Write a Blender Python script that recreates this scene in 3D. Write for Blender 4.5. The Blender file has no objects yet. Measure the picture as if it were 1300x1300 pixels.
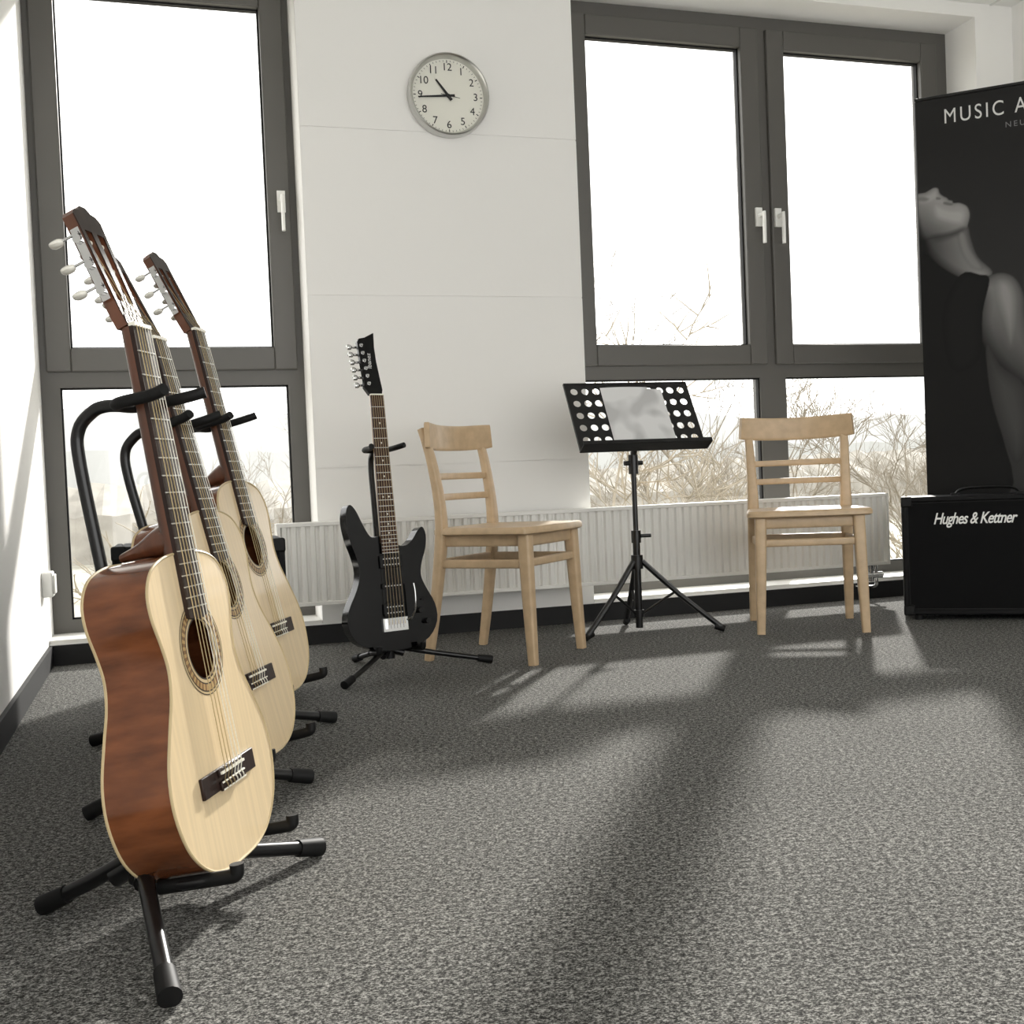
import bpy, bmesh, math, random
import numpy as np
from mathutils import Vector as V, Matrix as M
random.seed(7)
S=bpy.context.scene
COL=S.collection
try:
    S.view_settings.view_transform='Standard'; S.view_settings.look='None'
except Exception as e: print(e)

# ------------------------------------------------------------ materials
def lin(c):
    return tuple(((x/255/12.92) if x/255<=.04045 else ((x/255+.055)/1.055)**2.4) for x in c)+(1,)
def mat(name,rgb,rough=.5,metal=0,coat=0,spec=.5,noise=None,bump=None,vary=0.12):
    m=bpy.data.materials.new(name); m.use_nodes=True; nt=m.node_tree; b=nt.nodes['Principled BSDF']
    b.inputs['Base Color'].default_value=lin(rgb); b.inputs['Roughness'].default_value=rough
    b.inputs['Metallic'].default_value=metal; b.inputs['Coat Weight'].default_value=coat
    b.inputs['Coat Roughness'].default_value=.08
    b.inputs['Specular IOR Level'].default_value=spec
    if noise or bump:
        tc=nt.nodes.new('ShaderNodeTexCoord'); mp=nt.nodes.new('ShaderNodeMapping'); n=nt.nodes.new('ShaderNodeTexNoise')
        nt.links.new(tc.outputs['Object'],mp.inputs[0]); nt.links.new(mp.outputs[0],n.inputs[0])
        sc=noise or bump[0]
        mp.inputs['Scale'].default_value=sc if isinstance(sc,tuple) else (sc,)*3
        n.inputs['Scale'].default_value=1; n.inputs['Detail'].default_value=4
        if noise:
            r=nt.nodes.new('ShaderNodeValToRGB'); c=lin(rgb)
            r.color_ramp.elements[0].position=.3; r.color_ramp.elements[1].position=.7
            r.color_ramp.elements[0].color=tuple(x*(1-vary*1.6) for x in c[:3])+(1,)
            r.color_ramp.elements[1].color=tuple(min(1,x*(1+vary)) for x in c[:3])+(1,)
            nt.links.new(n.outputs[0],r.inputs[0]); nt.links.new(r.outputs[0],b.inputs['Base Color'])
        if bump:
            bp=nt.nodes.new('ShaderNodeBump'); bp.inputs['Strength'].default_value=bump[1]; bp.inputs['Distance'].default_value=.002
            nt.links.new(n.outputs[0],bp.inputs['Height']); nt.links.new(bp.outputs[0],b.inputs['Normal'])
    return m
WALL=mat('wall_paint',(242,241,238),.85,spec=.2,bump=(60,.12))
CEIL=mat('ceiling_paint',(243,243,240),.9,spec=.1)
FRAME=mat('window_frame_grey',(90,88,84),.45)
SILV=mat('brushed_steel',(205,205,202),.28,1)
CHROME=mat('chrome',(220,220,220),.12,1)
BLKMET=mat('black_metal',(18,18,19),.3,0,.15,spec=.4)
RUB=mat('black_rubber',(13,13,13),.6,spec=.3)
RADW=mat('radiator_enamel',(232,231,226),.35)
BASEB=mat('baseboard_charcoal',(30,30,31),.6,spec=.3)
SPRUCE=mat('spruce_top',(226,203,164),.3,coat=.3,noise=(160,3,3),vary=.05)
MAHOG=mat('mahogany_side',(116,68,40),.25,coat=.5,spec=.3,noise=(14,14,60),vary=.24)
MAHN=mat('mahogany_neck',(98,58,38),.3,coat=.4,noise=(60,60,8),vary=.2)
ROSE=mat('rosewood',(44,30,25),.4,spec=.3,noise=(150,150,10),vary=.3)
BIND=mat('binding_cream',(196,176,136),.4)
BONE=mat('bone',(240,236,222),.35)
PEARL=mat('pearl_button',(225,222,212),.2,coat=.5)
STR=mat('string_metal',(200,180,140),.3,.8)
NYL=mat('nylon',(235,230,215),.3)
BEECH=mat('beech_wood',(194,168,134),.42,coat=.1,noise=(30,30,30),vary=.07)
BLKGL=mat('black_gloss',(4,4,5),.08,spec=.3)
EBK=mat('pickup_black',(14,14,14),.45,spec=.3)
TOLEX=mat('black_tolex',(14,14,15),.6,spec=.2,bump=(350,.5))
GRILLE=mat('grille_cloth',(15,15,16),.8,spec=.15,bump=(500,.8))
WHITE=mat('white_plastic',(238,238,234),.4)
INK=mat('black_ink',(15,15,15),.5)
PRINTW=mat('white_print',(215,215,212),.6)

def sheetmat():
    m=bpy.data.materials.new('printed_paper'); m.use_nodes=True; nt=m.node_tree; b=nt.nodes['Principled BSDF']
    tc=nt.nodes.new('ShaderNodeTexCoord'); n=nt.nodes.new('ShaderNodeTexNoise'); n.inputs['Scale'].default_value=12; n.inputs['Detail'].default_value=1
    r=nt.nodes.new('ShaderNodeValToRGB'); r.color_ramp.elements[0].position=.32; r.color_ramp.elements[1].position=.5
    r.color_ramp.elements[0].color=(.5,.5,.5,1); r.color_ramp.elements[1].color=(.72,.72,.72,1)
    nt.links.new(tc.outputs['Object'],n.inputs[0]); nt.links.new(n.outputs[0],r.inputs[0]); nt.links.new(r.outputs[0],b.inputs['Base Color'])
    b.inputs['Roughness'].default_value=.6
    return m
SHEET=sheetmat()
def carpetmat():
    m=bpy.data.materials.new('carpet_loop_pile'); m.use_nodes=True; nt=m.node_tree; b=nt.nodes['Principled BSDF']
    L=nt.links.new; N=nt.nodes.new
    tc=N('ShaderNodeTexCoord'); mp=N('ShaderNodeMapping'); mp.inputs['Scale'].default_value=(1,1.3,1); mp.inputs['Rotation'].default_value=(0,0,.3)
    L(tc.outputs['Object'],mp.inputs[0])
    n=N('ShaderNodeTexNoise'); n.inputs['Scale'].default_value=250; n.inputs['Detail'].default_value=3; n.inputs['Roughness'].default_value=.75
    L(mp.outputs[0],n.inputs[0])
    nb=N('ShaderNodeTexNoise'); nb.inputs['Scale'].default_value=95; nb.inputs['Detail'].default_value=2
    L(mp.outputs[0],nb.inputs[0])
    ad=N('ShaderNodeMath'); ad.operation='MULTIPLY_ADD'; ad.inputs[1].default_value=.30; L(nb.outputs[0],ad.inputs[0])
    sc=N('ShaderNodeMath'); sc.operation='MULTIPLY'; sc.inputs[1].default_value=.70; L(n.outputs[0],sc.inputs[0]); L(sc.outputs[0],ad.inputs[2])
    n2=N('ShaderNodeTexNoise'); n2.inputs['Scale'].default_value=3; n2.inputs['Detail'].default_value=3
    L(tc.outputs['Object'],n2.inputs[0])
    r=N('ShaderNodeValToRGB'); e=r.color_ramp.elements
    e[0].position=.41; e[0].color=(.016,.016,.015,1); e[1].position=.60; e[1].color=(.40,.395,.372,1)
    k=e.new(.5); k.color=(.098,.096,.090,1)
    L(ad.outputs[0],r.inputs[0])
    mx=N('ShaderNodeMixRGB'); mx.blend_type='MULTIPLY'; mx.inputs[0].default_value=.3
    L(r.outputs[0],mx.inputs[1]); L(n2.outputs[0],mx.inputs[2]); L(mx.outputs[0],b.inputs['Base Color'])
    b.inputs['Roughness'].default_value=.95; b.inputs['Specular IOR Level'].default_value=.1
    return m
CARPET=carpetmat()
def glassmat():
    m=bpy.data.materials.new('window_glass'); m.use_nodes=True; nt=m.node_tree; nt.nodes.clear(); N=nt.nodes.new
    o=N('ShaderNodeOutputMaterial'); t=N('ShaderNodeBsdfTransparent'); g=N('ShaderNodeBsdfGlossy'); g.inputs['Roughness'].default_value=.02
    x=N('ShaderNodeMixShader'); x.inputs[0].default_value=.04
    nt.links.new(t.outputs[0],x.inputs[1]); nt.links.new(g.outputs[0],x.inputs[2]); nt.links.new(x.outputs[0],o.inputs[0]); return m
GLASS=glassmat()

# ------------------------------------------------------------ mesh helpers
def root(name,loc=(0,0,0),mw=None):
    e=bpy.data.objects.new(name,None); COL.objects.link(e); e.empty_display_size=.1
    e.matrix_world=mw if mw is not None else M.Translation(loc)
    return e
def finish(name,bm,mt,parent,smooth=True,bevel=0,seg=2,world=False):
    bmesh.ops.recalc_face_normals(bm,faces=bm.faces)
    me=bpy.data.meshes.new(name); bm.to_mesh(me); bm.free()
    for m_ in (mt if isinstance(mt,list) else [mt]): me.materials.append(m_)
    ob=bpy.data.objects.new(name,me); COL.objects.link(ob)
    if smooth:
        for p in me.polygons: p.use_smooth=True
        try: me.set_sharp_from_angle(angle=math.radians(38))
        except Exception: pass
    if bevel:
        b=ob.modifiers.new('b','BEVEL'); b.width=bevel; b.segments=seg; b.limit_method='ANGLE'; b.angle_limit=math.radians(40)
    if parent:
        ob.parent=parent
        if world: ob.matrix_parent_inverse=parent.matrix_world.inverted()
    return ob
def addbox(bm,a,b,mi=0):
    vs=[bm.verts.new((x,y,z)) for x in (a[0],b[0]) for y in (a[1],b[1]) for z in (a[2],b[2])]
    for f in ((0,1,3,2),(4,6,7,5),(0,4,5,1),(2,3,7,6),(0,2,6,4),(1,5,7,3)):
        bm.faces.new([vs[i] for i in f]).material_index=mi
    return vs
def box(name,a,b,mt,parent=None,bevel=0,world=False,seg=2):
    bm=bmesh.new(); addbox(bm,a,b); return finish(name,bm,mt,parent,smooth=bevel>0,bevel=bevel,world=world,seg=seg)
def boxes(name,lst,mt,parent=None,bevel=0,world=False):
    bm=bmesh.new()
    for l in lst: addbox(bm,l[0],l[1],l[2] if len(l)>2 else 0)
    return finish(name,bm,mt,parent,smooth=bevel>0,bevel=bevel,world=world)
def cr(p0,p1,p2,p3,t): return .5*((2*p1)+(p2-p0)*t+(2*p0-5*p1+4*p2-p3)*t*t+(3*p1-p0-3*p2+p3)*t**3)
def smoothpts(P,sub,closed=False):
    n=len(P); out=[]
    rng=n if closed else n-1
    for i in range(rng):
        g=(lambda k:P[k%n]) if closed else (lambda k:P[max(0,min(n-1,k))])
        for j in range(sub): out.append(cr(g(i-1),g(i),g(i+1),g(i+2),j/sub))
    if not closed: out.append(P[-1])
    return out
def addsweep(bm,pts,r,n=10,sub=5,sec=None,up=None,closed=False,mi=0):
    P=[V(p) for p in pts]
    if not isinstance(r,list): r=[r]*len(P)
    R=[V((x,x,0)) if not isinstance(x,tuple) else V((x[0],x[1],0)) for x in r]
    if sub>1: P=smoothpts(P,sub,closed); R=smoothpts(R,sub,closed)
    if sec is None: sec=[(math.cos(2*math.pi*i/n),math.sin(2*math.pi*i/n)) for i in range(n)]
    rings=[]; side=None; m=len(P)
    for i,p in enumerate(P):
        t=((P[(i+1)%m]-P[i-1]) if closed else (P[min(i+1,m-1)]-P[max(i-1,0)])).normalized()
        if up is not None: side=V(up).cross(t).normalized()
        elif side is None:
            a=V((0,0,1)) if abs(t.z)<.9 else V((1,0,0)); side=a.cross(t).normalized()
        else: side=(side-t*side.dot(t)).normalized()
        u=t.cross(side)
        rings.append([bm.verts.new(p+side*(s[0]*R[i].x)+u*(s[1]*R[i].y)) for s in sec])
    k=len(sec)
    for i in range(m if closed else m-1):
        A=rings[i];B=rings[(i+1)%m]
        for j in range(k): bm.faces.new((A[j],A[(j+1)%k],B[(j+1)%k],B[j])).material_index=mi
    if not closed:
        bm.faces.new(rings[0][::-1]).material_index=mi; bm.faces.new(rings[-1]).material_index=mi
def sweep(name,pts,r,mt,parent=None,world=False,**k):
    bm=bmesh.new(); addsweep(bm,pts,r,**k); return finish(name,bm,mt,parent,world=world)
def rsec(e=.35,n=4):
    out=[]
    for cx,cy,a0 in ((1,1,0),(-1,1,90),(-1,-1,180),(1,-1,270)):
        for i in range(n):
            a=math.radians(a0+90*i/(n-1)); out.append((cx*(1-e)+e*math.cos(a),cy*(1-e)+e*math.sin(a)))
    return out
def addprism(bm,o,a,b,axis='y',mi=0):
    f=(lambda p,d:(p[0],d,p[1])) if axis=='y' else (lambda p,d:(p[0],p[1],d))
    A=[bm.verts.new(f(p,a)) for p in o]; B=[bm.verts.new(f(p,b)) for p in o]
    bm.faces.new(A).material_index=mi; bm.faces.new(B[::-1]).material_index=mi
    n=len(o)
    for i in range(n): bm.faces.new((A[i],B[i],B[(i+1)%n],A[(i+1)%n])).material_index=mi
def prism(name,o,a,b,mt,parent=None,axis='y',bevel=0,seg=2,world=False):
    bm=bmesh.new(); addprism(bm,o,a,b,axis); return finish(name,bm,mt,parent,bevel=bevel,seg=seg,world=world)
def sm2(o,sub): return [(p.x,p.y) for p in smoothpts([V((a,b)) for a,b in o],sub,True)]
def cyl(bm,a,b,r,n=12,mi=0,r2=None): addsweep(bm,[a,b],[r,r if r2 is None else r2],n=n,sub=1,mi=mi)
def textobj(name,body,size,mw,mt,parent,ext=.0008,align='CENTER',space=1,shear=0,off=0,sx=1):
    cu=bpy.data.curves.new(name,'FONT'); cu.body=body; cu.size=size; cu.extrude=ext; cu.align_x=align; cu.align_y='CENTER'
    cu.space_character=space; cu.shear=shear; cu.offset=off
    o=bpy.data.objects.new(name+'_tmp',cu); COL.objects.link(o); bpy.context.view_layer.update()
    me=bpy.data.meshes.new_from_object(o.evaluated_get(bpy.context.evaluated_depsgraph_get())); bpy.data.objects.remove(o)
    me.transform(mw@M.Diagonal((sx,1,1,1))); me.materials.clear(); me.materials.append(mt); me.name=name
    ob=bpy.data.objects.new(name,me); COL.objects.link(ob); ob.parent=parent; return ob

# ------------------------------------------------------------ room
D=4.217; XL=-.38; XR=3.76; ZC=2.60; YB=-1.6; WT=.27
W=D+.2
box('floor',(XL-.1,YB,-.1),(XR+.1,D+WT,0),CARPET)
bm=bmesh.new()
addbox(bm,(XL-.1,YB,ZC),(XR+.1,D+WT,ZC+.1))
ce=finish('ceiling',bm,CEIL,None,smooth=False)
bm=bmesh.new()
for i in range(8): addbox(bm,(XL,D-.62*i-.315,ZC-.004),(XR,D-.62*i-.305,ZC))
for i in range(7): addbox(bm,(XL+.3+.62*i,YB,ZC-.004),(XL+.31+.62*i,D,ZC))
finish('trim_ceiling_grid',bm,mat('ceiling_grid',(225,225,222),.6),None,smooth=False)
box('wall_left',(XL-.1,YB,0),(XL,D+WT,ZC),WALL)
box('wall_right',(XR,YB,0),(XR+.1,D+WT,ZC),WALL)
WA0,WA1,WB0,WB1,WZ0,WZ1=XL,.565,1.645,3.56,.075,2.54
lst=[((XL,D,WZ1),(XR,D+WT,ZC)),((XL,D,0),(XR,D+WT,WZ0)),((WA1,D+.004,WZ0),(WB0,D+WT,WZ1)),((WB1,D,WZ0),(XR,D+WT,WZ1))]
zs=[WZ0,.647,1.286,1.904,WZ1]
for a,b in zip(zs,zs[1:]): lst.append(((WA1,D,a+.003),(WB0,D+.01,b-.003)))
boxes('wall_back',lst,WALL)
box('baseboard_back',(XL+.012,D-.012,0),(XR-.012,D,.07),BASEB)
box('baseboard_left',(XL,YB,0),(XL+.012,D,.07),BASEB)
box('baseboard_right',(XR-.012,YB,0),(XR,D,.07),BASEB)
for i,(a,b) in enumerate(((WA0,WA1),(WB0,WB1))):
    box('trim_sill_%d'%(i+1),(a+.002,D+.002,WZ0),(b-.002,W,WZ0+.012),RADW)

def handle(bm,x,z,y):
    addbox(bm,(x-.015,y-.012,z-.04),(x+.015,y,z+.04)); cyl(bm,(x,y-.05,z+.005),(x,y-.01,z+.005),.009)
    addsweep(bm,[(x,y-.05,z+.015),(x,y-.052,z-.03),(x,y-.05,z-.12)],[(.011,.007)]*3,sub=3,n=10,up=(1,0,0))
def window(n,x0,x1,lows,ups,handles):
    e=root('window_%d'%n,((x0+x1)/2,W,WZ0)); z0=WZ0+.012
    L=[]; y0,y1=W,W+.065
    L+=[((x0,y0,z0),(lows[0][0],y1,WZ1)),((lows[-1][1],y0,z0),(x1,y1,WZ1)),((lows[0][0],y0,z0),(lows[-1][1],y1,.135)),
        ((lows[0][0],y0,.978),(lows[-1][1],y1,1.05)),((lows[0][0],y0,2.45),(lows[-1][1],y1,WZ1))]
    for (a,b),(c,d) in zip(lows,lows[1:]): L+=[((b,y0,.135),(c,y1,.978)),((b,y0,1.05),(c,y1,2.45))]
    o=boxes('frame',L,FRAME,e,world=True)
    L=[]; ys=W-.018
    for (g0,g1),(l0,l1) in zip(ups,lows):
        s0=g0-.085; s1=g1+.085
        L+=[((s0,ys,1.035),(g0,y1-.01,2.485)),((g1,ys,1.035),(s1,y1-.01,2.485)),((g0,ys,1.035),(g1,y1-.01,1.12)),((g0,ys,2.40),(g1,y1-.01,2.485))]
    boxes('sashes',L,FRAME,e,bevel=.005,world=True)
    L=[]
    for (g0,g1) in ups:
        for q in (((g0,W+.01,1.12),(g0+.006,W+.03,2.4)),((g1-.006,W+.01,1.12),(g1,W+.03,2.4)),((g0,W+.01,1.12),(g1,W+.03,1.126)),((g0,W+.01,2.394),(g1,W+.03,2.4))): L.append(q)
    for (g0,g1) in lows:
        for q in (((g0,W+.01,.135),(g0+.006,W+.03,.978)),((g1-.006,W+.01,.135),(g1,W+.03,.978)),((g0,W+.01,.135),(g1,W+.03,.141)),((g0,W+.01,.972),(g1,W+.03,.978))): L.append(q)
    boxes('gaskets',L,RUB,e,world=True)
    boxes('glass',[((g[0],W+.02,1.12),(g[1],W+.022,2.4)) for g in ups]+[((g[0],W+.02,.135),(g[1],W+.022,.978)) for g in lows],GLASS,e,world=True)
    bm=bmesh.new()
    for hx in handles: handle(bm,hx,1.67,ys)
    finish('handles',bm,WHITE,e,world=True)
    return e
window(1,WA0,WA1,[(-.315,.502)],[(-.272,.455)],[.505])
window(2,WB0,WB1,[(1.712,2.541),(2.668,3.492)],[(1.775,2.49),(2.702,3.41)],[2.548,2.642])

# ------------------------------------------------------------ radiator
def radiator():
    e=root('radiator',(1.67,D-.08,.155)); x0,x1,z0,z1=.40,2.94,.155,.455; yf=D-.125; yb=D-.045
    bm=bmesh.new()
    prof=[]; x=x0+.012
    while x<x1-.04:
        prof+=[(x,yf+.010),(x+.006,yf),(x+.020,yf),(x+.026,yf+.010)]; x+=.0335
    for yo,flip in ((0,0),(.06,0)):
        A=[bm.verts.new((p[0],p[1]+yo,z0+.012)) for p in prof]; B=[bm.verts.new((p[0],p[1]+yo,z1-.012)) for p in prof]
        for i in range(len(prof)-1): bm.faces.new((A[i],A[i+1],B[i+1],B[i]))
    o=finish('ribbed_panels',bm,RADW,e,smooth=False,world=True)
    boxes('casing',[((x0,yf-.004,z0),(x0+.012,yb,z1)),((x1-.012,yf-.004,z0),(x1,yb,z1)),((x0,yf-.003,z0),(x1,yf+.012,z0+.014)),((x0,yf-.003,z1-.014),(x1,yf+.012,z1)),((x0,yb-.012,z1-.014),(x1,yb,z1))]
      +[((x0+.012+.02*i,yf+.012,z1-.006),(x0+.02+.02*i,yb-.012,z1-.001)) for i in range(124)],RADW,e,bevel=.0015,world=True)
    boxes('wall_brackets',[((x,yb,z0+.05),(x+.03,D,z1-.05)) for x in (.7,1.6,1.60+.9)],RADW,e,world=True)
    bm=bmesh.new()
    for x in (x1-.05,x1-.10):
        addsweep(bm,[(x,yf+.03,z0+.005),(x,yf+.03,z0-.05),(x,yf+.035,z0-.09),(x,D-.02,z0-.1),(x,D,z0-.1)],.008,sub=4)
    cyl(bm,(x1-.02,yf+.03,z0-.045),(x1-.13,yf+.03,z0-.045),.014); cyl(bm,(x1-.075,yf+.03,z0),(x1-.075,yf+.03,z0-.07),.012)
    finish('valve_pipes',bm,CHROME,e,world=True)
radiator()

# ------------------------------------------------------------ wall outlet
e=root('wall_outlet',(XL,4.1,.29))
boxes('box',[((XL,4.06,.25),(XL+.035,4.14,.335))],WHITE,e,bevel=.005,world=True)
boxes('cover',[((XL+.035,4.07,.26),(XL+.042,4.13,.325))],WHITE,e,bevel=.003,world=True)

# ------------------------------------------------------------ clock
def clock():
    e=root('wall_clock',(1.128,D,2.042)); R=.157
    bm=bmesh.new(); n=64
    pr=[(R*.97,0),(R,-.004),(R,-.034),(R*.985,-.042),(R*.955,-.045),(R*.92,-.040),(R*.895,-.026),(R*.89,-.010)]
    rings=[[bm.verts.new((r*math.cos(2*math.pi*i/n),y,r*math.sin(2*math.pi*i/n))) for i in range(n)] for r,y in pr]
    for A,B in zip(rings,rings[1:]):
        for j in range(n): bm.faces.new((A[j],A[(j+1)%n],B[(j+1)%n],B[j]))
    finish('steel_rim',bm,SILV,e)
    bm=bmesh.new(); cyl(bm,(0,0,0),(0,-.012,0),R*.95,64); finish('dial',bm,mat('dial_white',(234,233,222),.5),e)
    bm=bmesh.new()
    for i in range(60):
        a=2*math.pi*i/60; l=.010 if i%5==0 else .006; w=.0016 if i%5==0 else .0008
        r0=R*.86; c,s=math.sin(a),math.cos(a)
        vs=[bm.verts.new((c*r+s*q,-.0126,s*r-c*q)) for r,q in ((r0,-w),(r0,w),(r0-l,w),(r0-l,-w))]; bm.faces.new(vs)
    finish('minute_marks',bm,INK,e,smooth=False)
    RX=M.Rotation(math.radians(90),4,'X')
    for k in range(1,13):
        a=2*math.pi*k/12; r=R*.69
        textobj('numeral_%d'%k,str(k),.040,M.Translation((r*math.sin(a),-.0128,r*math.cos(a)))@RX,INK,e,ext=.0003)
    def hand(nm,ang,l,w,y,tail):
        bm=bmesh.new(); addprism(bm,[(-w*1.3,-tail),(w*1.3,-tail),(w*.7,l),(-w*.7,l)],y,y-.0012)
        bmesh.ops.rotate(bm,verts=bm.verts,cent=(0,0,0),matrix=M.Rotation(math.radians(ang),3,'Y')); finish(nm,bm,INK,e,smooth=False)
    hand('hour_hand',322,.075,.0045,-.016,.02); hand('minute_hand',265,.118,.0036,-.018,.025); hand('second_hand',100,.045,.0009,-.020,.03)
    bm=bmesh.new(); cyl(bm,(0,-.012,0),(0,-.023,0),.006,20); finish('hub',bm,INK,e)
clock()

# ------------------------------------------------------------ classical guitar
def guitar_matrix(bridge,nh,Ldeg,scale,bz):
    L=math.radians(Ldeg); nh=V(nh).normalized(); z=V((0,0,1))
    d=(-nh*math.sin(L)+z*math.cos(L)).normalized(); n=(nh*math.cos(L)+z*math.sin(L)).normalized(); x=(-n).cross(d)
    P=V(bridge)-d*bz*scale
    m=M(((x.x,-n.x,d.x,P.x),(x.y,-n.y,d.y,P.y),(x.z,-n.z,d.z,P.z),(0,0,0,1)))
    return m@M.Diagonal((scale,scale,scale,1))
def classical(mw,lift=0,wf=1):
    e=root('acoustic_guitar',mw=mw)
    half=[(0,0),(.06,.003),(.115,.021),(.16,.062),(.181,.12),(.176,.175),(.15,.23),(.126,.275),(.117,.315),(.124,.352),(.137,.395),(.134,.432),(.108,.462),(.06,.477)]
    o=half+[(0,.48)]+[(-a,b) for a,b in half[:0:-1]]
    top=.478
    o=[(a*wf,lift+b*(top-lift)/.48) for a,b in o]
    O=sm2(o,5); n=len(O); hc=(0,.338); rh=.043; dp=.095
    bm=bmesh.new()
    F=[bm.verts.new((p[0],0,p[1])) for p in O]
    Bk=[bm.verts.new((p[0],dp,p[1])) for p in O]
    def ang(p): return math.atan2(p[1]-hc[1],p[0]-hc[0])
    H=[bm.verts.new((hc[0]+rh*math.cos(ang(p)),0,hc[1]+rh*math.sin(ang(p)))) for p in O]
    H2=[bm.verts.new((v.co.x,.003,v.co.z)) for v in H]
    for i in range(n):
        j=(i+1)%n
        bm.faces.new((F[i],F[j],H[j],H[i])).material_index=0
        bm.faces.new((H[i],H[j],H2[j],H2[i])).material_index=0
        bm.faces.new((F[i],Bk[i],Bk[j],F[j])).material_index=1
    bm.faces.new(Bk).material_index=1
    me_ob=finish('body',bm,[SPRUCE,MAHOG],e)
    bm=bmesh.new()
    for y in (.0005,dp-.0005): addsweep(bm,[(p[0]*1.0,y,p[1]) for p in O],[.0022]*n,n=6,sub=1,closed=True)
    finish('binding',bm,BIND,e)
    bm=bmesh.new()
    def ring(r0,r1,y,mi,N=72,alt=None):
        for k in range(N):
            a,b=2*math.pi*k/N,2*math.pi*(k+1)/N
            vs=[bm.verts.new((hc[0]+r*math.cos(t),y,hc[1]+r*math.sin(t))) for r,t in ((r0,a),(r1,a),(r1,b),(r0,b))]
            bm.faces.new(vs).material_index=mi if alt is None or k%2 else alt
    ring(rh,.0455,-.0006,0); ring(.0455,.050,-.0005,1); ring(.050,.052,-.0006,0); ring(.052,.061,-.0006,2,72,3); ring(.061,.063,-.0006,0); ring(.063,.066,-.0005,1);ring(.066,.0675,-.0006,0)
    finish('rosette',bm,[ROSE,BIND,mat('rosette_brown',(120,86,50),.4),mat('rosette_tan',(176,146,96),.4)],e,smooth=False)
    nutz=.805
    bm=bmesh.new()
    N=8; rings=[]
    for i in range(N+1):
        t=i/N; z=.476+(nutz-.476)*t; w=.030*(1-t)+.0262*t; dd=.024*(1-t)+.020*t
        rings.append([bm.verts.new((w*math.cos(math.pi*k/10),dd*math.sin(math.pi*k/10)**.8,z)) for k in range(11)])
    for A,B in zip(rings,rings[1:]):
        for k in range(10): bm.faces.new((A[k],A[k+1],B[k+1],B[k]))
        bm.faces.new((A[10],A[0],B[0],B[10]))
    bm.faces.new(rings[0]); bm.faces.new(rings[-1])
    addsweep(bm,[(0,.0,.500),(0,.03,.497),(0,.06,.491),(0,.09,.486)],[(.029,.030),(.026,.022),(.018,.012),(.013,.007)],n=14,sub=3,up=(0,0,1))
    finish('neck',bm,MAHN,e)
    def fw(z): t=(z-.378)/(nutz-.378); return .0315*(1-t)+.0262*t
    bm=bmesh.new(); fo=[(-fw(.385),.385),(-.012,.381),(.012,.381),(fw(.385),.385),(fw(nutz),nutz),(-fw(nutz),nutz)]
    addprism(bm,fo,-.0065,0); finish('fingerboard',bm,ROSE,e)
    bm=bmesh.new()
    for k in range(1,20):
        z=nutz-.65*(1-2**(-k/12)); w=fw(z)
        if z<.388: break
        addbox(bm,(-w,-.0078,z-.0009),(w,-.006,z+.0009))
    finish('frets',bm,SILV,e,smooth=False)
    box('nut',(-.0262,-.0095,nutz-.001),(.0262,0,nutz+.005),BONE,e)
    boxes('bridge',[((-.092,-.0055,.140),(.092,0,.170)),((-.042,-.010,.139),(.042,-.005,.152)),((-.042,-.0095,.158),(.042,-.005,.170))],ROSE,e,bevel=.0015)
    boxes('saddle',[((-.040,-.0125,.162),(.040,-.009,.1655)),((-.040,-.0108,.1395),(.040,-.0095,.1415)),((-.040,-.0108,.1495),(.040,-.0095,.1515))],BONE,e)
    for nm,ids,mt_,r in (('bass_strings',(0,1,2),STR,.0008),('treble_strings',(3,4,5),NYL,.0007)):
        bm=bmesh.new()
        for i in ids:
            t=i/5-.5; cyl(bm,(t*.058,-.0128,.164),(t*.042,-.0098,nutz),r,6)
            cyl(bm,(t*.058,-.0128,.164),(t*.058,-.0085,.15),r,6)
            addsweep(bm,[(t*.058-.004,-.011,.152),(t*.058,-.012,.146),(t*.058+.004,-.010,.140)],r*1.3,n=6,sub=3)
        finish(nm,bm,mt_,e)
    T=M.Translation((0,-.0005,nutz+.003))@M.Rotation(math.radians(-14),4,'X')
    def part(nm,bm,mt_,bev=0):
        bmesh.ops.transform(bm,matrix=T,verts=bm.verts); finish(nm,bm,mt_,e,bevel=bev)
    bm=bmesh.new(); th=.019
    s0,s1=.038,.148; w0,w1=.030,.036
    def hw(s): return w0+(w1-w0)*min(1,s/.15)
    for y0,y1,mi in ((0,.002,1),(.002,th,0)):
        addprism(bm,[(-.0262,0),(.0262,0),(.030,.02),(hw(s0),s0),(-hw(s0),s0),(-.030,.02)],y0,y1,mi=mi)
        addprism(bm,[(-.006,s0),(.006,s0),(.007,s1),(-.007,s1)],y0,y1,mi=mi)
        for sg in (-1,1):
            addprism(bm,[(sg*hw(s0),s0),(sg*(hw(s0)-.008),s0),(sg*(hw(s1)-.009),s1),(sg*hw(s1),s1)],y0,y1,mi=mi)
        addprism(bm,[(-hw(s1),s1),(hw(s1),s1),(.0375,.172),(.030,.180),(.017,.182),(.008,.190),(-.008,.190),(-.017,.182),(-.030,.180),(-.0375,.172)],y0,y1,mi=mi)
    part('headstock',bm,[MAHN,ROSE])
    bm=bmesh.new(); bk=bmesh.new(); rl=bmesh.new()
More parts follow.
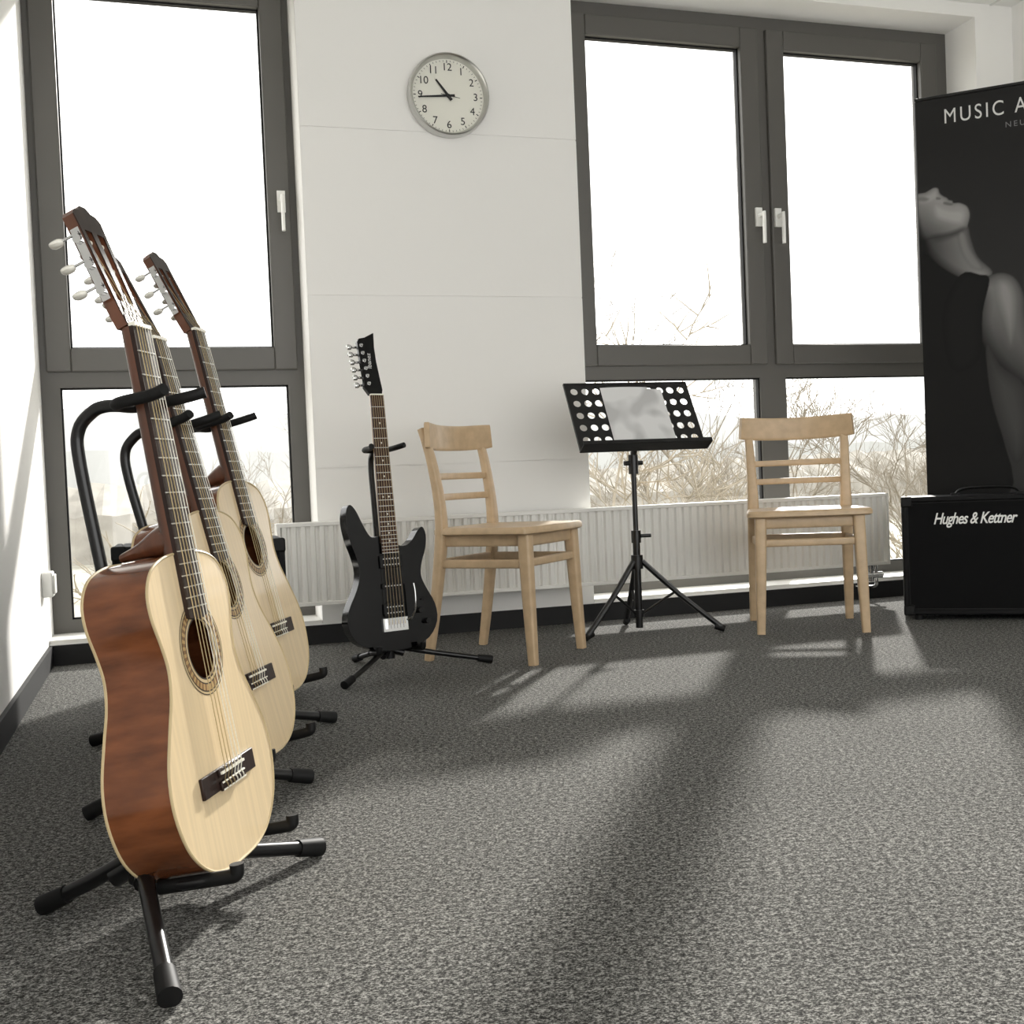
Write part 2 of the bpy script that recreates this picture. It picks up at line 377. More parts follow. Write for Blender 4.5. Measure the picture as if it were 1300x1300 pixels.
    for sg in (-1,1):
        x=sg*.0365
        addbox(bm,(min(x,x+sg*.0015),.003,.040),(max(x,x+sg*.0015),.016,.152))
        for s in (.055,.095,.135):
            cyl(bm,(x,.010,s),(x+sg*.007,.010,s),.0065,12)
            cyl(bm,(x+sg*.005,.004,s+.007),(x+sg*.005,.034,s+.007),.0022,8)
            cyl(rl,(x,.010,s),(sg*.006,.010,s),.0045,12)
            addsweep(bk,[(x+sg*.005,.030,s+.007),(x+sg*.005,.036,s+.007),(x+sg*.005,.046,s+.007),(x+sg*.005,.050,s+.007)],[(.003,.003),(.0055,.009),(.005,.0105),(.003,.006)],n=10,sub=3,up=(1,0,0))
    part('tuner_plates',bm,CHROME); part('tuner_buttons',bk,PEARL); part('tuner_rollers',rl,BONE)
    bm=bmesh.new()
    for i,s in enumerate((.055,.095,.135,.135,.095,.055)):
        t=i/5-.5; sg=-1 if i<3 else 1; cyl(bm,(t*.042,-.006,.002),(sg*(.013+.003*(i%3)),.006,s),.0006,5)
    part('string_ends',bm,STR)
    return e
def stand(mw,hub,feet,yz,back,cradle=.10,foot_r=.0145,zb=0.0,front=-.03,lr=.0110):
    e=root('guitar_stand',(hub[0],hub[1],0)); hub=V(hub)
    bm=bmesh.new(); rb_=bmesh.new()
    cyl(bm,hub-V((0,0,.03)),hub+V((0,0,.05)),.017,16); cyl(bm,hub+V((0,0,-.005)),hub+V((0,0,.018)),.024,16)
    for f in feet:
        f=V((f[0],f[1],foot_r+.001)); d=(f-hub); dn=d.normalized()
        addsweep(bm,[hub+V((0,0,.008))+dn*.015,hub+d*.5+V((0,0,.002)),f],lr,n=12,sub=4)
        addsweep(bm,[hub+dn*.012-V((0,0,.004)),hub+dn*.045-V((0,0,.008))],[lr*1.35]*2,n=10,sub=1)
        cyl(rb_,f-dn*.035,f+dn*.012,foot_r*.92,14,r2=foot_r)
    loc=lambda x,y,z: mw@V((x,y,z))
    bt=back+.028
    pts=[hub+V((0,0,.03)),hub.lerp(loc(0,bt,.10),.6)+V((0,0,.04)),loc(0,bt+.003,.2),loc(0,bt+.003,.45),loc(0,bt+.004,yz-.07),loc(0,bt-.004,yz-.02),loc(0,bt-.03,yz+.002),loc(0,.07,yz+.006),loc(0,.040,yz)]
    addsweep(bm,pts,.0092,n=12,sub=5)
    a=loc(0,bt+.003,.30); b=loc(0,bt+.003,.35); cyl(bm,a,b,.014,14)
    yk=[loc(-.052,-.045,yz+.003),loc(-.043,-.02,yz),loc(-.042,.02,yz),loc(-.030,.040,yz),loc(0,.044,yz),loc(.030,.040,yz),loc(.042,.02,yz),loc(.043,-.03,yz),loc(.052,-.060,yz+.003)]
    addsweep(rb_,yk,.0085,n=10,sub=4)
    for sg in (-1,1):
        w=cradle*sg; z_=zb-.011
        addsweep(bm,[hub+V((0,0,.0)),loc(w*.55,bt-.02,z_-.002),loc(w,back*.6,z_),loc(w,front*.5,z_)],.0075,n=10,sub=4)
        addsweep(rb_,[loc(w,back*.8,z_),loc(w,front*.5,z_),loc(w,front-.004,z_+.001),loc(w,front-.008,z_+.008),loc(w,front-.009,z_+.016)],.0095,n=10,sub=4)
    finish('frame',bm,BLKMET,e,world=True); finish('rubber_pads',rb_,RUB,e,world=True)
    return e
NH=(.9,-.434,0)
G=[((.075,1.635,.184),9,.98,.032,.955),((.154,2.13,.232),13.9,1.0,.014,.98),((.242,2.60,.264),12.7,1.07,.020,.95)]
FE=[((-.045,1.615,.085),[(-.172,1.699),(-.0145,1.338),(.2095,1.785)],.70),
    ((.0,2.13,.085),[(-.138,2.165),(.03,1.86),(.251,2.235)],.645),
    ((.07,2.66,.085),[(-.16,2.80),(.10,2.36),(.38,2.783)],.605)]
for (b,L,s,lf,wf),(hb,ft,yz) in zip(G,FE):
    mw=guitar_matrix(b,NH,L,s,.155); classical(mw,lf,wf)
    stand(mw,hb,ft,yz,.095,cradle=.11,zb=.018+lf)

# ------------------------------------------------------------ electric guitar
def electric(mw):
    e=root('electric_guitar',mw=mw)
    o=[(0,0),(.06,.006),(.115,.028),(.148,.075),(.146,.13),(.118,.185),(.104,.225),(.112,.265),(.128,.305),(.134,.345),(.124,.372),
       (.106,.362),(.085,.335),(.060,.318),(.033,.322),(.028,.345),(-.028,.352),(-.036,.350),(-.058,.352),(-.078,.385),(-.098,.430),(-.116,.452),(-.130,.440),(-.136,.400),(-.128,.345),(-.112,.295),(-.104,.245),(-.118,.195),(-.150,.135),(-.156,.085),(-.128,.035),(-.07,.008)]
    O=sm2(o,3)
    prism('body',O,0,.042,BLKGL,e,bevel=.008,seg=4)
    nut=.785
    def w(z): t=(z-.29)/(nut-.29); return .0285*(1-t)+.0215*t
    bm=bmesh.new(); rings=[]
    for i in range(9):
        z=.33+(nut-.33)*i/8; ww=w(z); rings.append([bm.verts.new((ww*math.cos(math.pi*k/10),-.004+.02*math.sin(math.pi*k/10),z)) for k in range(11)])
    for A,B in zip(rings,rings[1:]):
        for k in range(10): bm.faces.new((A[k],A[k+1],B[k+1],B[k]))
        bm.faces.new((A[10],A[0],B[0],B[10]))
    bm.faces.new(rings[0]); bm.faces.new(rings[-1])
    finish('neck',bm,mat('maple_neck',(190,150,98),.3,coat=.4),e)
    bm=bmesh.new(); addprism(bm,[(-w(.30),.30),(w(.30),.30),(w(nut),nut),(-w(nut),nut)],-.011,-.004); finish('fingerboard',bm,mat('rosewood_board',(66,44,34),.4,spec=.3,noise=(150,150,10)),e)
    bm=bmesh.new()
    for k in range(1,25):
        z=nut-.648*(1-2**(-k/12)); addbox(bm,(-w(z),-.0122,z-.0009),(w(z),-.0105,z+.0009))
    finish('frets',bm,SILV,e,smooth=False)
    bm=bmesh.new()
    for k in (3,5,7,9,12,15,17,19,21):
        z=nut-.648*(1-(2**(-k/12)+2**(-(k-1)/12))/2)
        for x in ((0,) if k!=12 else (-.01,.01)): cyl(bm,(x,-.0105,z),(x,-.0114,z),.003,12)
    finish('inlays',bm,PEARL,e)
    box('nut',(-.0215,-.0135,nut),(.0215,-.002,nut+.004),BONE,e)
    T=M.Translation((0,-.003,nut+.003))@M.Rotation(math.radians(-10),4,'X')
    bm=bmesh.new(); addprism(bm,[(-.0215,0),(.0215,0),(.026,.016),(.024,.05),(.021,.11),(.022,.155),(.028,.205),(.014,.198),(-.006,.188),(-.026,.184),(-.034,.172),(-.033,.10),(-.032,.045),(-.036,.024),(-.027,.010)],0,.014)
    bmesh.ops.transform(bm,matrix=T,verts=bm.verts); finish('headstock',bm,BLKGL,e,bevel=.0015)
    bm=bmesh.new()
    for i in range(6):
        s=.035+.025*i; x=-.033-.001*i
        cyl(bm,(x+.014,-.010,s),(x+.014,.016,s),.0035,10); cyl(bm,(x+.014,.0,s),(x+.014,-.003,s),.006,12)
        cyl(bm,(x+.006,.016,s),(x-.010,.016,s),.004,10)
        addsweep(bm,[(x-.008,.016,s),(x-.014,.016,s),(x-.024,.016,s),(x-.027,.016,s)],[(.003,.003),(.006,.0085),(.006,.009),(.003,.005)],n=10,sub=3)
    bmesh.ops.transform(bm,matrix=T,verts=bm.verts); finish('tuners',bm,CHROME,e)
    textobj('head_logo','Ibanez',.020,T@M.Translation((-.004,-.0006,.11))@M.Rotation(math.radians(-86),4,'Y')@M.Rotation(math.radians(90),4,'X'),PRINTW,e,ext=.0002)
    L=[]
    for z in (.272,.125): L+=[((-.037,-.008,z-.019),(.037,0,z+.019))]
    L+=[((-.036,-.007,.190),(.036,0,.206))]
    boxes('pickups',L,EBK,e,bevel=.002)
    bm=bmesh.new()
    for z in (.281,.263,.134,.116,.198):
        for i in range(6): cyl(bm,((i/5-.5)*.05,-.0075,z),((i/5-.5)*.05,-.0092,z),.0022,8)
    finish('pole_pieces',bm,SILV,e)
    bm=bmesh.new(); addbox(bm,(-.042,-.006,.060),(.042,-.001,.100)); 
    for i in range(6): addbox(bm,((i/5-.5)*.054-.0048,-.015,.068),((i/5-.5)*.054+.0048,-.005,.098))
    cyl(bm,(.042,-.008,.09),(.055,-.02,.10),.003,8); addsweep(bm,[(.05,-.012,.09),(.058,-.03,.12),(.060,-.034,.17),(.058,-.032,.20)],.0028,sub=4)
    finish('tremolo_bridge',bm,CHROME,e)
    bm=bmesh.new()
    for i in range(6):
        t=i/5-.5; cyl(bm,(t*.054,-.0165,.08),(t*.036,-.0135,nut),.0006,5)
    finish('strings',bm,STR,e)
    bm=bmesh.new()
    for x,z in ((.085,.115),(.108,.080)): cyl(bm,(x,0,z),(x,-.018,z),.0095,20,r2=.008)
    addbox(bm,(.098,-.010,.145),(.102,0,.149))
    finish('control_knobs',bm,EBK,e)
    return e
mwE=guitar_matrix((.674,3.385,.075),(.28,-.96,0),5,.995,0)
electric(mwE)
stand(mwE,(.66,3.44,.075),[(.492,3.237),(.977,3.448),(.60,3.70)],.62,.042,cradle=.075,zb=.012,front=-.02,lr=.0085,foot_r=.013)

# ------------------------------------------------------------ chairs
def chair(center,face):
    f=V(face).to_3d().normalized(); r=V((f.y,-f.x,0))
    mw=M(((r.x,f.x,0,center[0]),(r.y,f.y,0,center[1]),(0,0,1,0),(0,0,0,1)))
    e=root('wooden_chair',mw=mw); sq=rsec(.45)
    o=[(-.172,-.158),(0,-.163),(.172,-.158),(.186,-.14),(.203,.0),(.212,.15),(.200,.188),(.12,.200),(0,.205),(-.12,.200),(-.200,.188),(-.212,.15),(-.203,0),(-.186,-.14)]
    bm=bmesh.new(); O=sm2(o,4); n=len(O)
    lv=[(.96,.406),(1,.411),(1,.424),(.975,.431),(.90,.432),(.6,.426),(.25,.424)]
    R=[[bm.verts.new((p[0]*s,.02+(p[1]-.02)*s,z)) for p in O] for s,z in lv]
    for A,B in zip(R,R[1:]):
        for j in range(n): bm.faces.new((A[j],A[(j+1)%n],B[(j+1)%n],B[j]))
    bm.faces.new(R[0]); bm.faces.new(R[-1]); finish('seat',bm,BEECH,e)
    for i,s in enumerate((-1,1)):
        sweep('front_leg_%d'%(i+1),[(s*.178,.178,0),(s*.172,.168,.2),(s*.166,.160,.41)],[(.014,.014),(.018,.018),(.021,.020)],BEECH,e,sec=sq,up=(1,0,0),sub=4)
        sweep('back_leg_%d'%(i+1),[(s*.178,-.205,0),(s*.174,-.170,.2),(s*.170,-.143,.40),(s*.170,-.145,.52),(s*.174,-.168,.66),(s*.178,-.196,.755)],[(.013,.014),(.015,.018),(.016,.021),(.015,.018),(.013,.015),(.011,.012)],BEECH,e,sec=sq,up=(1,0,0),sub=4)
        sweep('side_stretcher_%d'%(i+1),[(s*.170,-.150,.315),(s*.170,.163,.315)],[(.008,.014)]*2,BEECH,e,sec=sq,up=(0,0,1),sub=1)
        sweep('side_apron_%d'%(i+1),[(s*.160,-.14,.390),(s*.160,.155,.390)],[(.009,.020)]*2,BEECH,e,sec=sq,up=(0,0,1),sub=1)
    for nm,y,z,h,x in (('front_apron',.158,.388,.020,.162),('back_apron',-.143,.388,.018,.162),('front_stretcher',.165,.318,.013,.165),('back_stretcher',-.150,.318,.013,.165)):
        sweep(nm,[(-x,y,z),(x,y,z)],[(.009,h)]*2,BEECH,e,sec=sq,up=(0,0,1),sub=1)
    for nm,z,y in (('slat_1',.530,-.147),('slat_2',.598,-.157)):
        sweep(nm,[(-.170,y,z),(-.08,y-.018,z),(.08,y-.018,z),(.170,y,z)],[(.007,.011)]*4,BEECH,e,sec=sq,up=(0,0,1),sub=4)
    sweep('top_rail',[(-.206,-.158,.734),(-.17,-.174,.731),(-.085,-.198,.727),(0,-.206,.726),(.085,-.198,.727),(.17,-.174,.731),(.206,-.158,.734)],
          [(.009,.040),(.010,.042),(.010,.042),(.010,.042),(.010,.042),(.010,.042),(.009,.040)],BEECH,e,sec=rsec(.3),up=(0,0,1),sub=4)
    return e
chair((1.092,3.582),(.70,-.715))
chair((2.232,3.605),(-.43,-.90))

# ------------------------------------------------------------ music stand
def music_stand():
    px,py=1.655,3.80; e=root('music_stand',(px,py,0))
    bm=bmesh.new()
    cyl(bm,(px,py,.02),(px,py,.36),.0135,14); cyl(bm,(px,py,.34),(px,py,.66),.0095,14)
    cyl(bm,(px,py,.33),(px,py,.375),.018,14); cyl(bm,(px,py,.235),(px,py,.285),.022,14); cyl(bm,(px,py,.06),(px,py,.085),.019,14)
    cyl(bm,(px,py,.58),(px,py,.65),.018,14); cyl(bm,(px-.035,py,.62),(px+.035,py,.62),.009,10); cyl(bm,(px+.015,py-.01,.355),(px+.05,py-.02,.355),.007,10)
    for f in ((1.416,3.718),(1.918,3.657),(1.70,4.03)):
        F=V((f[0],f[1],.013)); c=V((px,py,.262)); d=V((F.x-px,F.y-py,0)).normalized()
        addsweep(bm,[c+d*.018,c.lerp(F,.5),F],[(.011,.010)]*3,n=8,sub=2)
        mid=c.lerp(F,.45); addsweep(bm,[V((px,py,.072))+d*.015,mid],[(.006,.005)]*2,n=8,sub=1)
    finish('tripod_and_pole',bm,BLKMET,e,world=True)
    bm=bmesh.new()
    for f in ((1.416,3.718),(1.918,3.657),(1.70,4.03)):
        d=V((f[0]-px,f[1]-py,-.1)).normalized(); F=V((f[0],f[1],.013)); cyl(bm,F-d*.03,F+d*.006,.012,12)
    finish('rubber_feet',bm,RUB,e,world=True)
    U=V((1,0,0)); B0=V((1.415,3.70,.665)); Wv=V((-.0,.15,.25)); H=Wv.length; Wv.normalize(); Nn=U.cross(Wv)
    Nn=Nn if Nn.y<0 else -Nn
    T=M(((U.x,Wv.x,Nn.x,B0.x),(U.y,Wv.y,Nn.y,B0.y),(U.z,Wv.z,Nn.z,B0.z),(0,0,0,1)))
    wd=.485; nc,nr=11,5; mg=.012; cx=(wd-2*mg)/nc; cz=(H-.02-mg)/nr
    bm=bmesh.new(); N=16
    for i in range(nc):
        for j in range(nr):
            x=mg+cx*(i+.5); y=.02+cz*(j+.5); r=cx*.33
            sqv=[];ci=[]
            for k in range(N):
                a=2*math.pi*(k+.5)/N; c,s=math.cos(a),math.sin(a); m_=max(abs(c),abs(s))
                sqv.append(bm.verts.new((x+c/m_*cx/2,y+s/m_*cz/2,0))); ci.append(bm.verts.new((x+c*r,y+s*r,0)))
            for k in range(N):
                k2=(k+1)%N
                a=2*math.pi*(k+.5)/N; b=2*math.pi*(k+1.5)/N
                if k%4==1:
                    am=(a+b)/2; cv=bm.verts.new((x+math.copysign(cx/2,math.cos(am)),y+math.copysign(cz/2,math.sin(am)),0))
                    bm.faces.new((sqv[k],cv,sqv[k2],ci[k2],ci[k]))
                else: bm.faces.new((sqv[k],sqv[k2],ci[k2],ci[k]))
    for a,b in (((0,0),(mg,H)),((wd-mg,0),(wd,H)),((mg,0),(wd-mg,.02)),((mg,H-mg),(wd-mg,H))):
        bm.faces.new([bm.verts.new((p[0],p[1],0)) for p in (a,(b[0],a[1]),b,(a[0],b[1]))])
    bmesh.ops.transform(bm,matrix=T,verts=bm.verts)
    o=finish('perforated_desk',bm,BLKMET,e,smooth=False,world=True)
    so=o.modifiers.new('s','SOLIDIFY'); so.thickness=.0015
    bm=bmesh.new(); addbox(bm,(-.004,-.004,-.002),(wd+.004,.0,.05)); addbox(bm,(-.004,-.004,.048),(wd+.004,.012,.05)); addbox(bm,(wd/2-.03,.03,-.03),(wd/2+.03,.16,-.003))
    addbox(bm,(0,0,-.008),(.006,H,.002)); addbox(bm,(wd-.006,0,-.008),(wd,H,.002)); addbox(bm,(0,H-.006,-.008),(wd,H,.002))
    bmesh.ops.transform(bm,matrix=T,verts=bm.verts); finish('lip_and_bracket',bm,BLKMET,e,smooth=False,world=True)
    bm=bmesh.new(); cyl(bm,(px,py,.63),T@V((wd/2,.10,-.015)),.012,10); finish('tilt_joint',bm,BLKMET,e,world=True)
    e2=root('sheet_music',T@V((.25,.12,.003)))
    bm=bmesh.new()
    for x0,x1,y1,z,rot in ((.135,.320,.268,.0035,.0),(.165,.375,.262,.0055,-.05)):
        vs=[]
        for i in range(9):
            t=i/8; zz=z+.004*math.sin(t*math.pi)
            vs.append((bm.verts.new((x0+(x1-x0)*t,.001,zz)),bm.verts.new((x0+(x1-x0)*t+y1*rot*.2,y1*(1+rot*t*.5),zz))))
        for a,b in zip(vs,vs[1:]): bm.faces.new((a[0],b[0],b[1],a[1]))
    bmesh.ops.transform(bm,matrix=T,verts=bm.verts); finish('pages',bm,SHEET,e2,world=True)
music_stand()

# ------------------------------------------------------------ amplifiers
def amp(name,origin,xdir,w,h,dpt,logo,handle_=True):
    xd=V(xdir).to_3d().normalized(); yd=V((-xd.y,xd.x,0))
    mw=M(((xd.x,yd.x,0,origin[0]),(xd.y,yd.y,0,origin[1]),(0,0,1,0),(0,0,0,1))); e=root(name,mw=mw)
    z0=.02; t=.02
    boxes('cabinet',[((0,0,z0),(t,dpt,h)),((w-t,0,z0),(w,dpt,h)),((t,0,z0),(w-t,dpt,z0+t)),((t,0,h-t),(w-t,dpt,h)),((t,dpt-.015,z0+t),(w-t,dpt,h-t))],TOLEX,e,bevel=.006)
    box('grille',(t,.010,z0+t),(w-t,.022,h-t),GRILLE,e)
    boxes('piping',[((t,.006,z0+t),(w-t,.011,z0+t+.003)),((t,.006,h-t-.003),(w-t,.011,h-t)),((t,.006,z0+t),(t+.003,.011,h-t)),((w-t-.003,.006,z0+t),(w-t,.011,h-t))],RUB,e)
    L=[]
    for x in (0,w-.035):
        for z in (z0,h-.035):
            L.append(((x-.002,-.002,z-.002),(x+.037,.035,z+.037)))
    boxes('corner_guards',L,RUB,e,bevel=.006)
    bm=bmesh.new()
    for x in (.05,w-.05):
        for y in (.04,dpt-.04): cyl(bm,(x,y,0),(x,y,z0+.001),.016,14)
    finish('feet',bm,RUB,e)
    if handle_:
        bm=bmesh.new(); c=w/2; y=dpt*.5
        addsweep(bm,[(c-.11,y,h),(c-.095,y,h+.018),(c-.05,y,h+.026),(c+.05,y,h+.026),(c+.095,y,h+.018),(c+.11,y,h)],[(.012,.005)]*6,n=10,sub=4)
        for s in (-1,1): addbox(bm,(c+s*.11-.015,y-.014,h),(c+s*.11+.015,y+.014,h+.008))
        finish('handle',bm,RUB,e)
    if logo: textobj('logo',logo,.058,M.Translation((w*.41,.009,h-.083))@M.Rotation(math.radians(90),4,'X'),WHITE,e,ext=.001,shear=.35,off=.0008,space=.90,sx=.72)
    return e
amp('guitar_amplifier',(2.60,3.54),(.81,-.585),.60,.452,.22,'Hughes & Kettner')
amp('guitar_amplifier',(-.12,3.13),(1,-.02),.445,.445,.24,None,False)

# ------------------------------------------------------------ roll-up banner (flat print, built as a flat printed sheet)
def banner():
    A=V((2.92,3.808,0)); d=V((.291,-.26,0)).normalized(); nrm=V((-d.y,d.x,0)); w,h=.85,2.0
    mw=M(((d.x,nrm.x,0,A.x),(d.y,nrm.y,0,A.y),(0,0,1,0),(0,0,0,1))); e=root('rollup_banner',mw=mw)
    nx,nz=240,560; zb=.09
    xs=np.linspace(0,w,nx+1); zz=np.linspace(zb,h,nz+1); X,Z=np.meshgrid(xs,zz)
    co=np.stack([X,np.zeros_like(X),Z],-1).reshape(-1,3)
    idx=np.arange((nx+1)*(nz+1)).reshape(nz+1,nx+1)
    fa=np.stack([idx[:-1,:-1],idx[:-1,1:],idx[1:,1:],idx[1:,:-1]],-1).reshape(-1,4)
    me=bpy.data.meshes.new('printed_sheet'); me.from_pydata(co.tolist(),[],fa.tolist())
    a=X.ravel(); b=(h-Z).ravel()
    # artwork units -> metres on the sheet
    def pt(u,v): return ((u-1163)/137*.385,(v-(128-(u-1163)*.168))*(.0031-.0002*(u-1163)/137))
    def sd(poly):
        P=np.array([pt(*p) for p in poly]); n=len(P); dm=np.full(a.shape,1e9); ins=np.zeros(a.shape,bool)
        for i in range(n):
            p,q=P[i],P[(i+1)%n]; ex,ey=q-p; t=np.clip(((a-p[0])*ex+(b-p[1])*ey)/(ex*ex+ey*ey+1e-12),0,1)
            dm=np.minimum(dm,np.hypot(a-p[0]-t*ex,b-p[1]-t*ey))
            c=((p[1]>b)!=(q[1]>b))&(a<(q[0]-p[0])*(b-p[1])/((q[1]-p[1])+1e-12)+p[0]); ins^=c
        return np.where(ins,dm,-dm)
    val=np.full(a.shape,.018)+.018*np.clip((b-.2)/1.2,0,1)
    def paint(poly,lo,hi,wdt,gx=0,gy=0,c=(1200,300),soft=.005,al=1):
        nonlocal val
        poly=[(p.x,p.y) for p in smoothpts([V(p) for p in poly],4,True)]
        s=sd(poly); k=np.clip(s/soft+.5,0,1); k=k*k*(3-2*k)*al; cc=pt(*c)
        v=lo+(hi-lo)*np.clip(s/wdt,0,1)**.8; v=v*np.clip(1+gx*(a-cc[0])*10+gy*(b-cc[1])*10,.1,2)
        val=val*(1-k)+np.clip(v,.004,1)*k
    # torso in dark tank top
    paint([(1155,330),(1172,322),(1190,332),(1215,345),(1245,352),(1262,375),(1262,420),(1245,440),(1250,500),(1262,560),(1268,640),(1155,640)],.006,.009,.03)
    # neck running down into the shoulder
    paint([(1164,292),(1180,284),(1206,290),(1225,286),(1230,304),(1238,328),(1256,348),(1244,362),(1216,354),(1192,340),(1174,324),(1165,308)],.03,.14,.035,gx=.8,gy=-.1,c=(1208,318))
    paint([(1213,292),(1223,296),(1229,316),(1244,342),(1231,342),(1217,320)],.10,.20,.012,soft=.022,al=.65)
    # shoulder and upper arm
    paint([(1238,362),(1262,350),(1282,356),(1294,378),(1298,410),(1310,450),(1330,500),(1325,520),(1290,505),(1262,478),(1243,445),(1236,415),(1240,385)],.03,.16,.05,gx=.3,gy=-.35,c=(1268,400))
    paint([(1262,358),(1278,360),(1286,380),(1284,420),(1276,446),(1266,410),(1258,378)],.13,.28,.03,soft=.045,al=.7)
    paint([(1246,440),(1262,470),(1292,500),(1298,560),(1280,600),(1262,560),(1248,500)],.03,.06,.05)
    paint([(1215,350),(1240,351),(1252,358),(1242,400),(1236,460),(1200,470),(1190,400)],.006,.010,.03)
    # head thrown back in profile: brow, nose, lips, chin along the top edge
    paint([(1150,250),(1158,247),(1165,245),(1172,244),(1178,241),(1184,238),(1189,239),(1191,245),(1196,249),(1200,251),(1203,254),(1207,255),(1209,258),(1217,258),(1226,263),(1229,273),(1227,284),(1223,292),(1206,298),(1184,302),(1166,304),(1150,300)],.13,.26,.02,gx=.4,gy=-.5,c=(1194,264))
    paint([(1184,258),(1204,264),(1220,266),(1225,274),(1219,286),(1202,284),(1184,276)],.24,.36,.02,soft=.045,al=.8)
    paint([(1164,248),(1176,246),(1186,241),(1189,243),(1189,250),(1178,257),(1164,257)],.26,.34,.012,soft=.02,al=.7)
    for p,v,sf,al in (([(1163,250),(1170,249),(1177,252),(1172,255),(1163,254)],.07,.014,.6),
                ([(1187,250),(1192,251),(1192,253),(1187,253)],.08,.007,.7),
                ([(1197,256),(1206,258),(1208,260),(1203,261),(1196,259)],.07,.008,.7),
                ([(1180,299),(1202,296),(1220,289),(1223,292),(1208,301),(1186,306)],.04,.025,.7),
                ([(1148,262),(1157,264),(1162,276),(1165,290),(1170,306),(1172,318),(1148,320)],.010,.03,1)):
        paint(p,v,v,.006,soft=sf,al=al)
    val=np.clip(val,0,1); colr=np.stack([val*1.02,val,val*.97,np.ones_like(val)],-1).astype(np.float32)
    at=me.color_attributes.new('print','FLOAT_COLOR','POINT'); at.data.foreach_set('color',colr.ravel())
    m=bpy.data.materials.new('banner_print'); m.use_nodes=True; nt=m.node_tree; bs=nt.nodes['Principled BSDF']; bs.inputs['Roughness'].default_value=.6; bs.inputs['Specular IOR Level'].default_value=.15
    an=nt.nodes.new('ShaderNodeAttribute'); an.attribute_name='print'; nt.links.new(an.outputs['Color'],bs.inputs['Base Color'])
    me.materials.append(m); ob=bpy.data.objects.new('printed_sheet',me); COL.objects.link(ob); ob.parent=e
    RX=M.Rotation(math.radians(90),4,'X')
    t1=pt(1199,149); textobj('headline','MUSIC ACADEMY',.080,M.Translation((t1[0],-.001,h-t1[1]))@RX,PRINTW,e,ext=.0002,align='LEFT',space=1.28,sx=.79)
    t2=pt(1277,158); textobj('subline','NEUSTADT',.030,M.Translation((t2[0],-.001,h-t2[1]-.004))@RX,mat('grey_print',(120,120,120),.6),e,ext=.0002,align='LEFT',space=1.4)
    boxes('top_rail',[((-.004,-.006,h-.006),(w+.004,.010,h+.006))],BLKMET,e,bevel=.003)
    boxes('cassette',[((-.01,-.05,.012),(w+.01,.07,.095))],SILV,e,bevel=.012)
    boxes('feet',[((.05,-.10,0),(.09,.12,.012)),((w-.09,-.10,0),(w-.05,.12,.012))],SILV,e,bevel=.003)
    bm=bmesh.new(); cyl(bm,(w/2,.03,.09),(w/2,.012,h-.01),.008,10); finish('rear_pole',bm,SILV,e)
banner()

# ------------------------------------------------------------ outdoors
GR=mat('winter_ground',(150,147,134),.95,noise=(.3,.3,.3),vary=.2)
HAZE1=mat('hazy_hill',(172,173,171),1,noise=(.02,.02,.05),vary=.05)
HAZE2=mat('hazy_treeline',(146,142,133),1,noise=(.5,.5,.8),vary=.16)
BARK=mat('bare_bark',(122,114,100),.9)
BARK2=mat('twigs',(136,127,110),.9)
box('ground',(-150,6,-4.6),(400,420,-4.5),GR)
def ridge(name,y,x0,x1,h,amp_,mt,step,seed):
    rnd=random.Random(seed); bm=bmesh.new(); n=int((x1-x0)/step); ph=[rnd.uniform(0,6) for _ in range(5)]
    rows=[]
    for i in range(n+1):
        x=x0+step*i; hh=h+amp_*(math.sin(x*.013+ph[0])+.5*math.sin(x*.04+ph[1]))+amp_*.25*rnd.uniform(-1,1)
        rows.append([bm.verts.new((x,y,-4.5)),bm.verts.new((x,y+rnd.uniform(0,3),-4.5+(hh+4.5)*.6)),bm.verts.new((x,y+8,hh))])
    for A,B in zip(rows,rows[1:]):
        for k in range(2): bm.faces.new((A[k],B[k],B[k+1],A[k+1]))
    return finish(name,bm,mt,None,smooth=False)
ridge('distant_hill',300,-150,420,19,3,HAZE1,6,3)
ridge('treeline',90,-60,150,2.6,1.2,HAZE2,1.0,5)
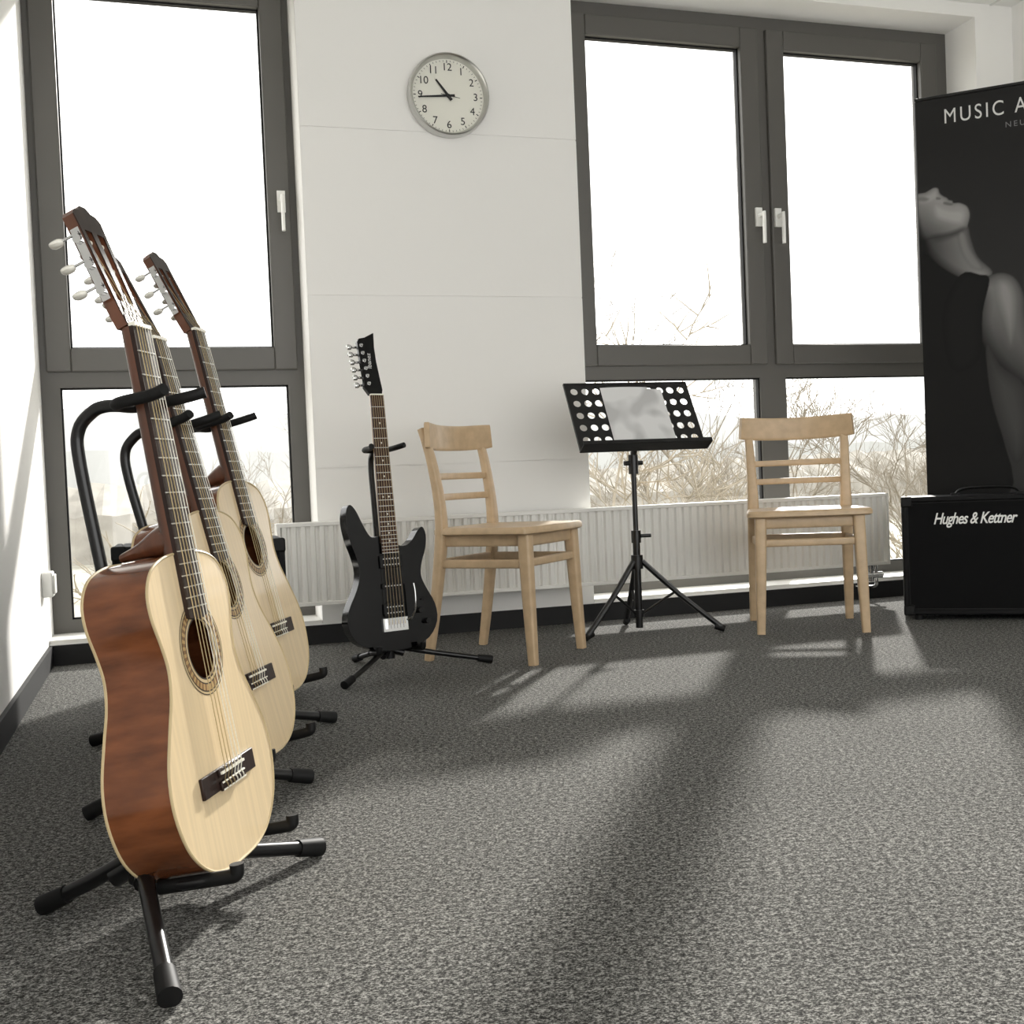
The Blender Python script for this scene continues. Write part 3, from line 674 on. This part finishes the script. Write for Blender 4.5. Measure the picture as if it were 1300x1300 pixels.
def tree(name,base,h,spread,depth,seed,mt,r0,nb=3,rmin=.006,trunk=.45):
    rnd=random.Random(seed); cu=bpy.data.curves.new(name,'CURVE'); cu.dimensions='3D'; cu.bevel_depth=1; cu.bevel_resolution=1; cu.use_fill_caps=False
    def branch(p,d,l,r,k):
        n=4; pts=[p.copy()]; q=p.copy(); dd=d.copy(); rs=[r]
        for i in range(n):
            dd=(dd+V((rnd.uniform(-1,1),rnd.uniform(-1,1),rnd.uniform(-.6,.7)))*.2).normalized(); q=q+dd*l/n; pts.append(q.copy()); rs.append(r*(1-.5*(i+1)/n))
        s=cu.splines.new('POLY'); s.points.add(n)
        for i,(a,rr) in enumerate(zip(pts,rs)): s.points[i].co=(*a,1); s.points[i].radius=rr
        if k<=0: return
        for j in range(nb+(1 if k<depth else 0)):
            t=rnd.uniform(.35,1); i=min(n-1,int(t*n)); st=pts[i].lerp(pts[i+1],t*n-i) if t<1 else pts[-1]
            dv=(dd+V((rnd.uniform(-1,1),rnd.uniform(-1,1),rnd.uniform(-.3,.7)))*spread).normalized()
            branch(st,dv,l*rnd.uniform(.5,.78),max(rs[i]*.6,rmin),k-1)
    branch(V((0,0,0)),V((0,0,1)),h*trunk,r0,depth)
    o=bpy.data.objects.new(name,cu); COL.objects.link(o); o.location=base; cu.materials.append(mt); return o
for i,(x,y,h) in enumerate(((11.2,24,11.6),(13.5,26,7.4),(17.5,23,8.2),(2.0,22,6.6),(-.6,26,6.6),(21,26,8.2),(5.5,30,7.2),(15,20,7.6),(9.5,18,6.8))):
    tree('bare_tree',(x,y,-4.5),h,.9,5,20+i,BARK,.13)
for i,(x,y) in enumerate(((.1,13.5),(5.4,13),(7.3,14),(10.2,14),(12.2,15))):
    tree('bare_shrub',(x,y,-4.5),8.6+random.uniform(-.8,.3),1.35,5,60+i,BARK2,.08,nb=2,rmin=.010)

# ------------------------------------------------------------ light
w=bpy.data.worlds.new('overcast_bright_sky'); S.world=w; w.use_nodes=True
w.node_tree.nodes['Background'].inputs[0].default_value=(1,.995,.975,1); w.node_tree.nodes['Background'].inputs[1].default_value=3.1
sl=bpy.data.lights.new('sun','SUN'); sl.energy=6.8; sl.angle=math.radians(2.4); sl.color=(1,.97,.91)
so=bpy.data.objects.new('sun',sl); COL.objects.link(so); az,el=math.radians(33.6),math.radians(24.3)
sv=V((math.sin(az)*math.cos(el),math.cos(az)*math.cos(el),math.sin(el))); so.rotation_euler=sv.to_track_quat('Z','Y').to_euler(); so.location=(6,10,6)

# ------------------------------------------------------------ camera
cd=bpy.data.cameras.new('camera'); cd.sensor_width=36; cd.lens=1439.9/1300*36; cd.clip_end=1000; cd.clip_start=.05
cam=bpy.data.objects.new('camera',cd); COL.objects.link(cam); S.camera=cam
yaw,pit,rol=map(math.radians,(17.34,1.66,2.40))
r0=V((math.cos(yaw),-math.sin(yaw),0)); f=V((math.sin(yaw)*math.cos(pit),math.cos(yaw)*math.cos(pit),-math.sin(pit))); u0=r0.cross(f)
r=r0*math.cos(rol)-u0*math.sin(rol); u=r0*math.sin(rol)+u0*math.cos(rol)
cam.matrix_world=M(((r.x,u.x,-f.x,0),(r.y,u.y,-f.y,0),(r.z,u.z,-f.z,.58),(0,0,0,1)))
